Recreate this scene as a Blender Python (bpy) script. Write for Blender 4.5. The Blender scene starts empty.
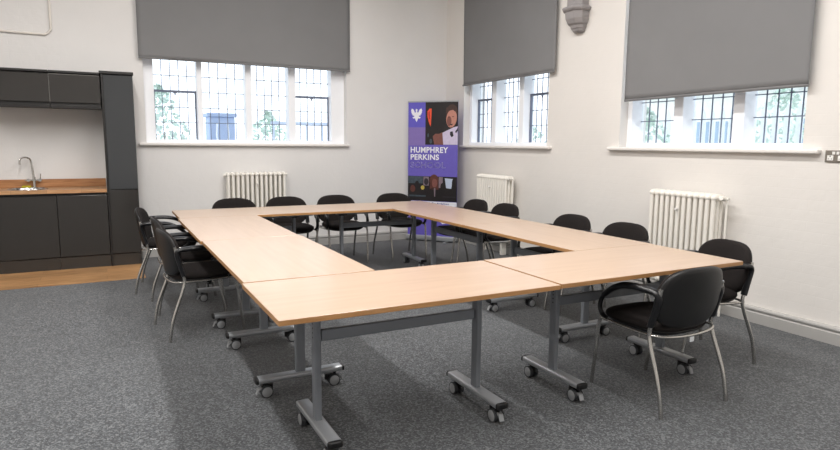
import bpy, bmesh, math, random
from mathutils import Vector, Matrix
random.seed(7)
scn = bpy.context.scene
COL = scn.collection
PI = math.pi

# ------------------------------------------------------------------ materials
def nmat(name):
    m = bpy.data.materials.new(name); m.use_nodes = True
    nt = m.node_tree; nt.nodes.clear()
    out = nt.nodes.new('ShaderNodeOutputMaterial')
    b = nt.nodes.new('ShaderNodeBsdfPrincipled')
    nt.links.new(b.outputs[0], out.inputs[0])
    return m, nt, b, out

def srgb(r, g, b):
    f = lambda c: ((c/255)/12.92 if c/255 <= 0.04045 else (((c/255)+0.055)/1.055)**2.4)
    return (f(r), f(g), f(b), 1)

def mat(name, col, rough=0.5, metal=0.0, noise=0.0, scale=20.0, bump=0.0, bscale=None, spec=0.5, stretch=None, emit=0, coat=0):
    """Principled material whose colour and bump vary with procedural noise."""
    m, nt, b, out = nmat(name)
    b.inputs['Base Color'].default_value = col
    b.inputs['Roughness'].default_value = rough
    b.inputs['Metallic'].default_value = metal
    b.inputs['Specular IOR Level'].default_value = spec
    if coat: b.inputs['Coat Weight'].default_value = coat; b.inputs['Coat Roughness'].default_value = 0.08
    if emit:
        b.inputs['Emission Color'].default_value = col; b.inputs['Emission Strength'].default_value = emit
    tc = nt.nodes.new('ShaderNodeTexCoord')
    mp = nt.nodes.new('ShaderNodeMapping'); nt.links.new(tc.outputs['Object'], mp.inputs[0])
    if stretch: mp.inputs['Scale'].default_value = stretch
    n = nt.nodes.new('ShaderNodeTexNoise'); n.inputs['Scale'].default_value = scale; n.inputs['Detail'].default_value = 4
    nt.links.new(mp.outputs[0], n.inputs['Vector'])
    if noise:
        mr = nt.nodes.new('ShaderNodeMapRange'); mr.inputs[1].default_value = 0.25; mr.inputs[2].default_value = 0.75
        mr.inputs[3].default_value = 1-noise; mr.inputs[4].default_value = 1+noise
        nt.links.new(n.outputs[0], mr.inputs[0])
        mx = nt.nodes.new('ShaderNodeVectorMath'); mx.operation = 'SCALE'
        mx.inputs[0].default_value = col[:3]; nt.links.new(mr.outputs[0], mx.inputs['Scale'])
        nt.links.new(mx.outputs[0], b.inputs['Base Color'])
    if bump:
        n2 = nt.nodes.new('ShaderNodeTexNoise'); n2.inputs['Scale'].default_value = bscale or scale; n2.inputs['Detail'].default_value = 3
        nt.links.new(mp.outputs[0], n2.inputs['Vector'])
        bp = nt.nodes.new('ShaderNodeBump'); bp.inputs['Strength'].default_value = bump; bp.inputs['Distance'].default_value = 0.01
        nt.links.new(n2.outputs[0], bp.inputs['Height']); nt.links.new(bp.outputs[0], b.inputs['Normal'])
    return m

def painted_brick(name, col, axis):
    """White paint over old brickwork: faint courses and uneven surface."""
    m, nt, b, out = nmat(name)
    b.inputs['Roughness'].default_value = 0.62
    tc = nt.nodes.new('ShaderNodeTexCoord')
    mp = nt.nodes.new('ShaderNodeMapping'); nt.links.new(tc.outputs['Object'], mp.inputs[0])
    mp.inputs['Rotation'].default_value = (PI/2, 0, 0) if axis == 'y' else (PI/2, 0, PI/2)
    sep = nt.nodes.new('ShaderNodeSeparateXYZ'); nt.links.new(tc.outputs['Object'], sep.inputs[0])
    cmb = nt.nodes.new('ShaderNodeCombineXYZ')
    nt.links.new(sep.outputs[0 if axis == 'y' else 1], cmb.inputs[0]); nt.links.new(sep.outputs[2], cmb.inputs[1])
    br = nt.nodes.new('ShaderNodeTexBrick'); nt.links.new(cmb.outputs[0], br.inputs['Vector'])
    br.inputs['Scale'].default_value = 1.0; br.inputs['Brick Width'].default_value = 0.235; br.inputs['Row Height'].default_value = 0.078
    br.inputs['Mortar Size'].default_value = 0.006; br.inputs['Mortar Smooth'].default_value = 1.0
    br.inputs['Color1'].default_value = (1,1,1,1); br.inputs['Color2'].default_value = (.9,.9,.9,1); br.inputs['Mortar'].default_value = (.55,.55,.55,1)
    n = nt.nodes.new('ShaderNodeTexNoise'); n.inputs['Scale'].default_value = 1.3; n.inputs['Detail'].default_value = 6
    nt.links.new(tc.outputs['Object'], n.inputs['Vector'])
    mr = nt.nodes.new('ShaderNodeMapRange'); mr.inputs[1].default_value = .3; mr.inputs[2].default_value = .7; mr.inputs[3].default_value = .965; mr.inputs[4].default_value = 1.02
    nt.links.new(n.outputs[0], mr.inputs[0])
    mx = nt.nodes.new('ShaderNodeVectorMath'); mx.operation = 'SCALE'; mx.inputs[0].default_value = col[:3]
    nt.links.new(mr.outputs[0], mx.inputs['Scale']); nt.links.new(mx.outputs[0], b.inputs['Base Color'])
    n2 = nt.nodes.new('ShaderNodeTexNoise'); n2.inputs['Scale'].default_value = 14; n2.inputs['Detail'].default_value = 5
    nt.links.new(tc.outputs['Object'], n2.inputs['Vector'])
    ad = nt.nodes.new('ShaderNodeMath'); ad.operation = 'MULTIPLY_ADD'; ad.inputs[1].default_value = .35
    nt.links.new(br.outputs[0], ad.inputs[0]); nt.links.new(n2.outputs[0], ad.inputs[2])
    bp = nt.nodes.new('ShaderNodeBump'); bp.inputs['Strength'].default_value = .16; bp.inputs['Distance'].default_value = .012
    nt.links.new(ad.outputs[0], bp.inputs['Height']); nt.links.new(bp.outputs[0], b.inputs['Normal'])
    return m

def carpet_mat():
    m, nt, b, out = nmat('grey_carpet')
    b.inputs['Roughness'].default_value = 1.0; b.inputs['Specular IOR Level'].default_value = 0.1
    b.inputs['Sheen Weight'].default_value = 0.25; b.inputs['Sheen Roughness'].default_value = 0.6
    tc = nt.nodes.new('ShaderNodeTexCoord')
    n = nt.nodes.new('ShaderNodeTexVoronoi'); n.inputs['Scale'].default_value = 125
    nt.links.new(tc.outputs['Object'], n.inputs['Vector'])
    sc_ = nt.nodes.new('ShaderNodeSeparateColor'); nt.links.new(n.outputs['Color'], sc_.inputs[0])
    cr = nt.nodes.new('ShaderNodeValToRGB')
    cr.color_ramp.elements[0].position = .05; cr.color_ramp.elements[0].color = srgb(38, 41, 45)
    cr.color_ramp.elements[1].position = .95; cr.color_ramp.elements[1].color = srgb(108, 111, 113)
    e = cr.color_ramp.elements.new(.55); e.color = srgb(66, 69, 73)
    nt.links.new(sc_.outputs[0], cr.inputs[0])
    big = nt.nodes.new('ShaderNodeTexNoise'); big.inputs['Scale'].default_value = 2.0; big.inputs['Detail'].default_value = 5
    nt.links.new(tc.outputs['Object'], big.inputs['Vector'])
    mr = nt.nodes.new('ShaderNodeMapRange'); mr.inputs[1].default_value = .3; mr.inputs[2].default_value = .7; mr.inputs[3].default_value = .9; mr.inputs[4].default_value = 1.08
    nt.links.new(big.outputs[0], mr.inputs[0])
    # two carpet widths meet along a seam; the nap of one lies the other way and reads paler
    sep = nt.nodes.new('ShaderNodeSeparateXYZ'); nt.links.new(tc.outputs['Object'], sep.inputs[0])
    st = nt.nodes.new('ShaderNodeMapRange'); st.inputs[1].default_value = -.45; st.inputs[2].default_value = -.40
    st.inputs[3].default_value = 1.0; st.inputs[4].default_value = .87
    nt.links.new(sep.outputs[0], st.inputs[0])
    mu = nt.nodes.new('ShaderNodeMath'); mu.operation = 'MULTIPLY'
    nt.links.new(mr.outputs[0], mu.inputs[0]); nt.links.new(st.outputs[0], mu.inputs[1])
    mx = nt.nodes.new('ShaderNodeVectorMath'); mx.operation = 'SCALE'
    nt.links.new(cr.outputs[0], mx.inputs[0]); nt.links.new(mu.outputs[0], mx.inputs['Scale'])
    nt.links.new(mx.outputs[0], b.inputs['Base Color'])
    bp = nt.nodes.new('ShaderNodeBump'); bp.inputs['Strength'].default_value = .25; bp.inputs['Distance'].default_value = .004
    nt.links.new(n.outputs['Distance'], bp.inputs['Height']); nt.links.new(bp.outputs[0], b.inputs['Normal'])
    return m

def wood_mat(name, c1, c2, scale=3.0, stretch=(1, 12, 12), rough=.4, planks=None, coat=0, spec=.5):
    m, nt, b, out = nmat(name)
    b.inputs['Roughness'].default_value = rough; b.inputs['Specular IOR Level'].default_value = spec
    if coat: b.inputs['Coat Weight'].default_value = coat; b.inputs['Coat Roughness'].default_value = .18
    tc = nt.nodes.new('ShaderNodeTexCoord')
    mp = nt.nodes.new('ShaderNodeMapping'); mp.inputs['Scale'].default_value = stretch
    nt.links.new(tc.outputs['Object'], mp.inputs[0])
    n = nt.nodes.new('ShaderNodeTexNoise'); n.inputs['Scale'].default_value = scale; n.inputs['Detail'].default_value = 6; n.inputs['Distortion'].default_value = .4
    nt.links.new(mp.outputs[0], n.inputs['Vector'])
    cr = nt.nodes.new('ShaderNodeValToRGB')
    cr.color_ramp.elements[0].position = .3; cr.color_ramp.elements[0].color = c1
    cr.color_ramp.elements[1].position = .7; cr.color_ramp.elements[1].color = c2
    nt.links.new(n.outputs[0], cr.inputs[0])
    if planks:
        br = nt.nodes.new('ShaderNodeTexBrick'); nt.links.new(tc.outputs['Object'], br.inputs['Vector'])
        br.inputs['Scale'].default_value = 1; br.inputs['Brick Width'].default_value = planks[0]; br.inputs['Row Height'].default_value = planks[1]
        br.inputs['Mortar Size'].default_value = .0012; br.inputs['Color1'].default_value = (1,1,1,1); br.inputs['Color2'].default_value = (.72,.72,.72,1); br.inputs['Mortar'].default_value = (.35,.35,.35,1)
        mx = nt.nodes.new('ShaderNodeMix'); mx.data_type = 'RGBA'; mx.blend_type = 'MULTIPLY'; mx.inputs[0].default_value = 1
        nt.links.new(cr.outputs[0], mx.inputs[6]); nt.links.new(br.outputs[0], mx.inputs[7])
        nt.links.new(mx.outputs[2], b.inputs['Base Color'])
    else:
        nt.links.new(cr.outputs[0], b.inputs['Base Color'])
    return m

def glass_mat():
    m = bpy.data.materials.new('window_glass'); m.use_nodes = True
    nt = m.node_tree; nt.nodes.clear()
    out = nt.nodes.new('ShaderNodeOutputMaterial'); tr = nt.nodes.new('ShaderNodeBsdfTransparent'); gl = nt.nodes.new('ShaderNodeBsdfGlossy')
    tr.inputs[0].default_value = (.97, .985, 1, 1); gl.inputs['Roughness'].default_value = .03
    mx = nt.nodes.new('ShaderNodeMixShader'); lw = nt.nodes.new('ShaderNodeLayerWeight'); lw.inputs[0].default_value = .5
    pw = nt.nodes.new('ShaderNodeMath'); pw.operation = 'POWER'; pw.inputs[1].default_value = 5; nt.links.new(lw.outputs['Facing'], pw.inputs[0])
    fr = nt.nodes.new('ShaderNodeMath'); fr.operation = 'MULTIPLY_ADD'; fr.inputs[1].default_value = .7; fr.inputs[2].default_value = .03; nt.links.new(pw.outputs[0], fr.inputs[0])
    n = nt.nodes.new('ShaderNodeTexNoise'); n.inputs['Scale'].default_value = 3
    bp = nt.nodes.new('ShaderNodeBump'); bp.inputs['Strength'].default_value = .02; nt.links.new(n.outputs[0], bp.inputs['Height']); nt.links.new(bp.outputs[0], gl.inputs['Normal'])
    nt.links.new(fr.outputs[0], mx.inputs[0]); nt.links.new(tr.outputs[0], mx.inputs[1]); nt.links.new(gl.outputs[0], mx.inputs[2])
    nt.links.new(mx.outputs[0], out.inputs[0])
    return m

M = {}
M['wall_b'] = painted_brick('white_wall_paint', srgb(226, 224, 222), 'y')
M['wall_r'] = painted_brick('white_brick_paint', srgb(226, 222, 217), 'x')
M['plain'] = mat('ceiling_paint', srgb(232, 230, 226), .7, noise=.02, scale=2)
M['carpet'] = carpet_mat()
M['kfloor'] = wood_mat('oak_laminate_floor', srgb(168, 122, 80), srgb(212, 166, 116), 3, (1.5, 14, 10), .38, planks=(1.2, .19))
M['beech'] = wood_mat('beech_laminate', srgb(181, 154, 131), srgb(191, 165, 142), 2.2, (1.0, 9, 9), .30, coat=.15, spec=.6)
M['beech_edge'] = wood_mat('beech_edge_band', srgb(166, 120, 74), srgb(188, 142, 94), 3, (2, 2, 20), .4)
M['steel_paint'] = mat('silver_grey_powder_coat', srgb(134, 138, 144), .42, .25, noise=.04, scale=8, bump=.03, bscale=300)
M['foot_metal'] = mat('satin_aluminium', srgb(176, 179, 183), .34, .55, noise=.04, scale=12)
M['black_plastic'] = mat('black_plastic', srgb(22, 22, 23), .42, noise=.1, scale=12, bump=.05, bscale=200)
M['arm_plastic'] = mat('black_armrest_plastic', srgb(20, 21, 24), .3, noise=.1, scale=12)
M['tyre'] = mat('castor_tyre', srgb(62, 64, 67), .6, noise=.05, scale=30)
M['wheel_grey'] = mat('grey_castor_plastic', srgb(150, 152, 154), .5, noise=.05, scale=30)
M['fabric'] = mat('black_weave_fabric', srgb(37, 33, 32), .95, noise=.25, scale=260, bump=.4, bscale=420, spec=.2)
M['chrome'] = mat('chrome_tube', srgb(196, 194, 190), .22, .95, noise=.04, scale=15)
M['white_tag'] = mat('white_care_tag', srgb(225, 228, 232), .6, noise=.03, scale=30)
M['white_gloss'] = mat('white_window_paint', srgb(248, 250, 254), .35, noise=.015, scale=6)
M['sill'] = mat('white_sill_paint', srgb(234, 230, 226), .45, noise=.02, scale=6)
M['rad'] = mat('cream_radiator_enamel', srgb(240, 236, 228), .35, noise=.02, scale=5)
M['blind'] = mat('grey_blind_fabric', srgb(128, 128, 129), .85, noise=.03, scale=3, bump=.15, bscale=500, spec=.2)
M['blind_bar'] = mat('blind_bar_fabric', srgb(112, 112, 113), .6, noise=.03, scale=8)
M['cab'] = mat('anthracite_gloss_door', srgb(56, 54, 52), .16, noise=.04, scale=2, spec=.5)
M['cab_tall'] = mat('anthracite_gloss_tall', srgb(62, 64, 66), .16, noise=.04, scale=2, spec=.5)
M['cab_dark'] = mat('dark_carcass', srgb(30, 28, 27), .4, noise=.05, scale=4)
M['cab_edge'] = mat('pale_edge_strip', srgb(120, 118, 114), .3, noise=.03, scale=6)
M['worktop'] = wood_mat('oak_block_worktop', srgb(166, 116, 76), srgb(212, 168, 124), 3, (1.6, 18, 18), .4, planks=(.32, .045))
M['upstand'] = wood_mat('oak_block_upstand', srgb(146, 98, 60), srgb(186, 136, 92), 3, (1.6, 18, 18), .45)
M['stainless'] = mat('stainless_steel', srgb(190, 190, 190), .25, 1, noise=.05, scale=20)
M['sponge'] = mat('yellow_sponge', srgb(190, 176, 40), .95, noise=.15, scale=90, bump=.5, bscale=150)
M['conduit'] = mat('painted_conduit', srgb(226, 220, 212), .5, noise=.02, scale=8)
M['stone'] = mat('mauve_grey_stone_paint', srgb(150, 146, 146), .75, noise=.06, scale=14, bump=.25, bscale=40)
M['socket'] = mat('brushed_grey_plate', srgb(140, 134, 126), .38, .6, noise=.05, scale=20)
M['white_plastic'] = mat('white_switch_plastic', srgb(236, 234, 230), .35, noise=.02, scale=20)
M['skirt'] = mat('grey_skirting_paint', srgb(176, 174, 171), .5, noise=.03, scale=8)
M['glass'] = glass_mat()
M['bars'] = mat('leaded_bar_grey', srgb(104, 112, 132), .5, .0, noise=.04, scale=30)

def flat(name, r, g, b_, rough=.45, noise=.04, scale=20):
    M[name] = mat(name, srgb(r, g, b_), rough, noise=noise, scale=scale); return M[name]
flat('banner_purple', 104, 92, 186); flat('banner_violet', 131, 112, 180); flat('banner_blue', 98, 90, 196)
flat('photo_black', 24, 19, 22, noise=.25, scale=6); flat('print_white', 238, 238, 246); flat('print_outline', 225, 222, 250)
flat('flame_orange', 232, 84, 52, noise=.2, scale=30); flat('flame_red', 176, 40, 34)
flat('skin', 190, 132, 116, noise=.12, scale=40); flat('skin_dark', 126, 78, 70, noise=.15, scale=40); flat('hair', 66, 42, 36, noise=.3, scale=60)
flat('shirt', 206, 196, 222, noise=.08, scale=25); flat('tie', 34, 28, 42); flat('print_dark', 42, 36, 44, noise=.3, scale=30); flat('print_teal', 66, 78, 88, noise=.3, scale=30)
flat('print_mauve', 128, 112, 122, noise=.15, scale=30); flat('print_pale', 188, 200, 222); flat('print_brown', 92, 50, 44, noise=.2, scale=40); flat('print_yellow', 190, 170, 80); flat('print_text', 92, 84, 150)
flat('glare_pale_leaf', 212, 226, 216, .8, noise=.35, scale=14); flat('tree_bark', 170, 165, 160, .9); flat('fence_grey', 242, 244, 246, .7); flat('lawn', 222, 228, 222, .9, noise=.2, scale=3)  # outdoor palette paled: veiling glare through the windows is put into these colours
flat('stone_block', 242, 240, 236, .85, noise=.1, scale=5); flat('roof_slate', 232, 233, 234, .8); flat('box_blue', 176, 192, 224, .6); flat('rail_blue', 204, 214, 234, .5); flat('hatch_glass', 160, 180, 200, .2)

# ------------------------------------------------------------------ mesh helpers
def obj(name, bm, m, parent=None, smooth=False, bevel=0, loc=None, seg=2):
    me = bpy.data.meshes.new(name)
    bmesh.ops.recalc_face_normals(bm, faces=bm.faces[:])
    bm.to_mesh(me); bm.free()
    ms = m if isinstance(m, (list, tuple)) else [m]
    for x in ms: me.materials.append(x)
    if smooth:
        for p in me.polygons: p.use_smooth = True
        if smooth != 'all':
            try: me.set_sharp_from_angle(angle=math.radians(40))
            except Exception: pass
    o = bpy.data.objects.new(name, me); COL.objects.link(o)
    if parent: o.parent = parent
    if loc: o.location = loc
    if bevel:
        b = o.modifiers.new('bevel', 'BEVEL'); b.width = bevel; b.segments = seg; b.limit_method = 'ANGLE'; b.angle_limit = math.radians(35)
    return o

def tag(o, label=None, cat=None, group=None, kind=None):
    if label: o['label'] = label
    if cat: o['category'] = cat
    if group: o['group'] = group
    if kind: o['kind'] = kind
    return o

def thing(name, label, cat, loc=(0, 0, 0), rz=0, group=None):
    o = bpy.data.objects.new(name, None); COL.objects.link(o)
    o.empty_display_size = .1; o.location = loc; o.rotation_euler = (0, 0, rz)
    return tag(o, label, cat, group)

def box(bm, x0, x1, y0, y1, z0, z1, mi=0, mtx=None):
    r = bmesh.ops.create_cube(bm, size=1)
    c = Vector(((x0+x1)/2, (y0+y1)/2, (z0+z1)/2)); s = Vector((abs(x1-x0), abs(y1-y0), abs(z1-z0)))
    for v in r['verts']:
        v.co = Vector((v.co.x*s.x, v.co.y*s.y, v.co.z*s.z)) + c
        if mtx: v.co = mtx @ v.co
    for f in set(f for v in r['verts'] for f in v.link_faces): f.material_index = mi
    return r['verts']

def cyl(bm, p0, p1, r0, r1=None, n=16, mi=0):
    p0, p1 = Vector(p0), Vector(p1); d = p1-p0; r1 = r0 if r1 is None else r1
    q = Vector((0, 0, 1)).rotation_difference(d.normalized()).to_matrix().to_4x4()
    r = bmesh.ops.create_cone(bm, cap_ends=True, segments=n, radius1=r0, radius2=r1, depth=d.length,
                              matrix=Matrix.Translation((p0+p1)/2) @ q)
    for f in set(f for v in r['verts'] for f in v.link_faces): f.material_index = mi

def catmull(pts, k=6):
    P = [Vector(p) for p in pts]; out = []
    for i in range(len(P)-1):
        a = P[i-1] if i else P[0]*2-P[1]; b = P[i]; c = P[i+1]; d = P[i+2] if i+2 < len(P) else P[-1]*2-P[-2]
        for j in range(k):
            t = j/k
            out.append(.5*((2*b)+(c-a)*t+(2*a-5*b+4*c-d)*t*t+(-a+3*b-3*c+d)*t**3))
    out.append(P[-1]); return out

def sweep(bm, path, w, h=None, n=12, side=Vector((1, 0, 0)), power=1.0, widths=None, closed=False):
    """Sweep an elliptical section along a path; w across 'side', h across the other axis."""
    h = w if h is None else h
    rings = []; N = len(path)
    for i, p in enumerate(path):
        if closed: t = (path[(i+1) % N]-path[i-1]).normalized()
        else: t = (path[min(i+1, N-1)]-path[max(i-1, 0)]).normalized()
        s = side - t*side.dot(t)
        if s.length < 1e-4: s = Vector((0, 1, 0)) - t*t.y
        s.normalize(); u = t.cross(s)
        k = widths[i] if widths else 1
        ring = []
        for j in range(n):
            a = 2*PI*j/n; ca, sa = math.cos(a), math.sin(a)
            ca = math.copysign(abs(ca)**power, ca); sa = math.copysign(abs(sa)**power, sa)
            ring.append(bm.verts.new(p + s*ca*w*k + u*sa*h*k))
        rings.append(ring)
    for i in range(N if closed else N-1):
        A, B = rings[i], rings[(i+1) % N]
        for j in range(n): bm.faces.new((A[j], A[(j+1) % n], B[(j+1) % n], B[j]))
    if not closed:
        bm.faces.new(rings[0]); bm.faces.new(rings[-1])

def children(o): return [c for c in bpy.data.objects if c.parent == o]
def copy_tree(o, parent=None):
    c = o.copy(); COL.objects.link(c)
    if parent: c.parent = parent
    for ch in children(o): copy_tree(ch, c)
    return c

def prism(bm, pts, z0, z1, axis='z', mi=0):
    """Extrude a polygon (list of 2D points) along an axis."""
    def P(a, b, c): return {'z': (a, b, c), 'y': (a, c, b), 'x': (c, a, b)}[axis]
    A = [bm.verts.new(P(a, b, z0)) for a, b in pts]; B = [bm.verts.new(P(a, b, z1)) for a, b in pts]
    fs = [bm.faces.new(A), bm.faces.new(list(reversed(B)))]
    n = len(pts)
    for i in range(n): fs.append(bm.faces.new((A[i], A[(i+1) % n], B[(i+1) % n], B[i])))
    for f in fs: f.material_index = mi

# ------------------------------------------------------------------ room
XL, XR, YN, YB, ZC = -4.6, 4.02, -5.2, 5.72, 4.35
def st(o): o['kind'] = 'structure'; return o

bm = bmesh.new(); box(bm, XL, XR, YN, YB, -.12, 0); st(obj('floor', bm, M['carpet']))
bm = bmesh.new(); box(bm, -3.2, -.245, 4.485, YB, .0, .008); st(obj('floor_kitchen', bm, M['kfloor']))
bm = bmesh.new(); box(bm, XL-.3, XR+.4, YN-.3, YB+.4, ZC, ZC+.2); st(obj('ceiling', bm, M['plain']))
bm = bmesh.new(); box(bm, XL-.3, XL, YN-.3, YB+.4, -.12, ZC); st(obj('wall_left', bm, M['wall_r']))
bm = bmesh.new(); box(bm, XL, XR, YN-.3, YN, -.12, ZC); st(obj('wall_front', bm, M['wall_b']))

WT = .36                                            # wall thickness
W1 = (-.10, 2.44); W2 = (3.36, 5.22); W3 = (.43, 2.24); WZ = (1.365, 3.86)
bm = bmesh.new()
box(bm, XL, W1[0], YB, YB+WT, -.12, ZC); box(bm, W1[1], XR+WT, YB, YB+WT, -.12, ZC)
box(bm, W1[0], W1[1], YB, YB+WT, -.12, WZ[0]); box(bm, W1[0], W1[1], YB, YB+WT, WZ[1], ZC)
bmesh.ops.remove_doubles(bm, verts=bm.verts[:], dist=1e-4)
st(obj('wall_back', bm, M['wall_b']))
bm = bmesh.new()
for a, b in ((YN-.3, W3[0]), (W3[1], W2[0]), (W2[1], YB)): box(bm, XR, XR+WT, a, b, -.12, ZC)
for a, b in (W3, W2):
    box(bm, XR, XR+WT, a, b, -.12, WZ[0]); box(bm, XR, XR+WT, a, b, WZ[1], ZC)
st(obj('wall_right', bm, M['wall_r']))

# skirting: moulded board with rounded lip
def skirting(name, p0, p1, inward):
    p0, p1 = Vector(p0), Vector(p1); d = (p1-p0); L = d.length; d.normalize(); n = Vector(inward)
    prof = [(0, 0), (.034, 0), (.034, .082), (.026, .090), (.026, .098), (.036, .104), (.038, .114), (.034, .124), (.022, .130), (0, .130)]
    bm = bmesh.new()
    A = [bm.verts.new(p0 + n*a + Vector((0, 0, b))) for a, b in prof]; B = [bm.verts.new(p0 + d*L + n*a + Vector((0, 0, b))) for a, b in prof]
    k = len(prof)
    for i in range(k): bm.faces.new((A[i], A[(i+1) % k], B[(i+1) % k], B[i]))
    bm.faces.new(A); bm.faces.new(B)
    return st(obj(name, bm, M['skirt']))
skirting('baseboard_back', (-.21, YB, 0), (XR, YB, 0), (0, -1, 0))
skirting('baseboard_right', (XR, YN, 0), (XR, YB-.04, 0), (-1, 0, 0))
skirting('baseboard_left', (XL, YN, 0), (XL, YB, 0), (1, 0, 0))

# ------------------------------------------------------------------ windows (local frame: u along wall, w outward, z up)
def wmap(kind):
    if kind == 'b': return lambda u, w, z: (u, YB+w, z)
    return lambda u, w, z: (XR+w, u, z)
def ubox(bm, mp, u0, u1, w0, w1, z0, z1):
    a = mp(u0, w0, z0); b = mp(u1, w1, z1)
    box(bm, min(a[0], b[0]), max(a[0], b[0]), min(a[1], b[1]), max(a[1], b[1]), z0, z1)

def build_window(idx, kind, U, lights, vents, sill):
    mp = wmap(kind); u0, u1 = U
    root = bpy.data.objects.new('window_%d' % idx, None); COL.objects.link(root); st(root)
    root.location = mp((u0+u1)/2, 0, WZ[0]); off = Vector(root.location)
    z0, z1 = WZ[0]+.02, WZ[1]
    bm = bmesh.new(); g0, g1 = lights[0][0], lights[-1][1]
    ubox(bm, mp, u0, g0, .10, .27, z0, z1); ubox(bm, mp, g1, u1, .10, .27, z0, z1)
    ubox(bm, mp, g0, g1, .10, .27, z0, 1.428); ubox(bm, mp, g0, g1, .10, .27, z1-.08, z1)
    ubox(bm, mp, u0, u1, .13, .27, 2.62, 2.70)
    bmesh.ops.translate(bm, verts=bm.verts[:], vec=-off)
    obj('window_frame', bm, M['white_gloss'], root, bevel=.004)
    for i in range(len(lights)-1):
        bm = bmesh.new(); ubox(bm, mp, lights[i][1], lights[i+1][0], .10, .27, 1.428, z1-.08)
        bmesh.ops.translate(bm, verts=bm.verts[:], vec=-off)
        obj('mullion', bm, M['white_gloss'], root, bevel=.006)
    for i, (a, b) in enumerate(lights):
        bm = bmesh.new(); ubox(bm, mp, a, b, .238, .242, 1.428, 2.62)
        bmesh.ops.translate(bm, verts=bm.verts[:], vec=-off)
        pn = obj('glass_pane', bm, M['glass'], root)
        # leaded grid
        bm = bmesh.new(); n = max(3, round((b-a)/.1)); r = .004
        for k in range(1, n):
            u = a + (b-a)*k/n; ubox(bm, mp, u-r, u+r, .228, .237, 1.43, 2.62)
        for z in (1.64, 1.825, 2.02, 2.21, 2.40):
            ubox(bm, mp, a, b, .226, .237, z-r, z+r)
        bmesh.ops.translate(bm, verts=bm.verts[:], vec=-off)
        obj('leaded_bars', bm, M['bars'], root)
        if i in vents:                               # opening vent light: steel frame with a catch
            bm = bmesh.new()
            ubox(bm, mp, a, b, .20, .236, 2.005, 2.032)
            ubox(bm, mp, a, a+.014, .20, .236, 1.43, 2.02); ubox(bm, mp, b-.014, b, .20, .236, 1.43, 2.02)
            bmesh.ops.translate(bm, verts=bm.verts[:], vec=-off)
            v = obj('vent_frame', bm, M['bars'], root, bevel=.003)
            bm = bmesh.new(); m_ = (a+b)/2
            ubox(bm, mp, m_-.022, m_+.022, .185, .20, 1.995, 2.012); ubox(bm, mp, m_-.008, m_+.008, .185, .20, 1.97, 1.995)
            bmesh.ops.translate(bm, verts=bm.verts[:], vec=-off)
            obj('catch', bm, M['bars'], v, bevel=.003)
    # sill board with rounded nose
    bm = bmesh.new(); ubox(bm, mp, sill[0], sill[1], -.055, .12, 1.352, 1.386)
    bmesh.ops.translate(bm, verts=bm.verts[:], vec=-off)
    obj('window_sill', bm, M['sill'], root, bevel=.012, seg=3)
    return root

build_window(1, 'b', W1, [(.016, .508), (.572, 1.100), (1.178, 1.660), (1.756, 2.252)], (0, 3), (-.185, 2.465))
build_window(2, 'r', W2, [(3.46, 3.96), (4.06, 4.56), (4.66, 5.16)], (0, 2), (3.27, 5.26))
build_window(3, 'r', W3, [(.490, .985), (1.085, 1.585), (1.685, 2.185)], (), (.290, 2.359))

# ------------------------------------------------------------------ roller blinds
def blind(kind, u0, u1, zb, label, tilt=0.0, seed=0):
    mp = wmap(kind); base = Vector(mp((u0+u1)/2, 0, zb))
    t = thing('roller_blind', label, 'blind', base, 0, 'roller blinds over the windows')
    rnd = random.Random(seed); bm = bmesh.new(); nu, nz = 48, 36; ztop = 3.94
    ph = [rnd.uniform(0, 6) for _ in range(4)]
    V = []
    for i in range(nu+1):
        row = []
        for j in range(nz+1):
            a = i/nu; b = j/nz; u = u0+(u1-u0)*a; z = zb + tilt*(a-.5) + (ztop-zb-tilt*(a-.5))*b
            w = -.055 - .007*(1-b)*math.sin(5*a+ph[0]+2*b) - .0035*math.sin(11*a+ph[1]-3*b)*(1-b*.6)
            row.append(bm.verts.new(Vector(mp(u, w, z))-base))
        V.append(row)
    for i in range(nu):
        for j in range(nz): bm.faces.new((V[i][j], V[i+1][j], V[i+1][j+1], V[i][j+1]))
    f = obj('blind_fabric', bm, M['blind'], t, smooth=True)
    s = f.modifiers.new('sol', 'SOLIDIFY'); s.thickness = .0012
    bm = bmesh.new(); path = [Vector(mp(u0+(u1-u0)*k/12, -.057, zb+tilt*(k/12-.5)))-base for k in range(13)]
    sweep(bm, path, .006, .012, 10, side=Vector((0, 1, 0)) if kind == 'b' else Vector((1, 0, 0)))
    obj('bottom_bar', bm, M['blind_bar'], t, smooth=True)
    bm = bmesh.new(); cyl(bm, Vector(mp(u0-.01, -.05, 3.96))-base, Vector(mp(u1+.01, -.05, 3.96))-base, .032, n=20)
    obj('roller_tube', bm, M['blind_bar'], t, smooth=True)
    return t
blind('b', -.145, 2.472, 2.373, 'wide grey roller blind half lowered over the back wall window above the ribbed radiator', .002, 1)
blind('r', 3.205, 5.162, 2.219, 'narrow looking grey roller blind on the right wall beside the pull-up banner', -.004, 2)
blind('r', .393, 2.14, 1.839, 'grey roller blind on the right wall lowered furthest, between stone bracket and socket', -.011, 3)

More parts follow.
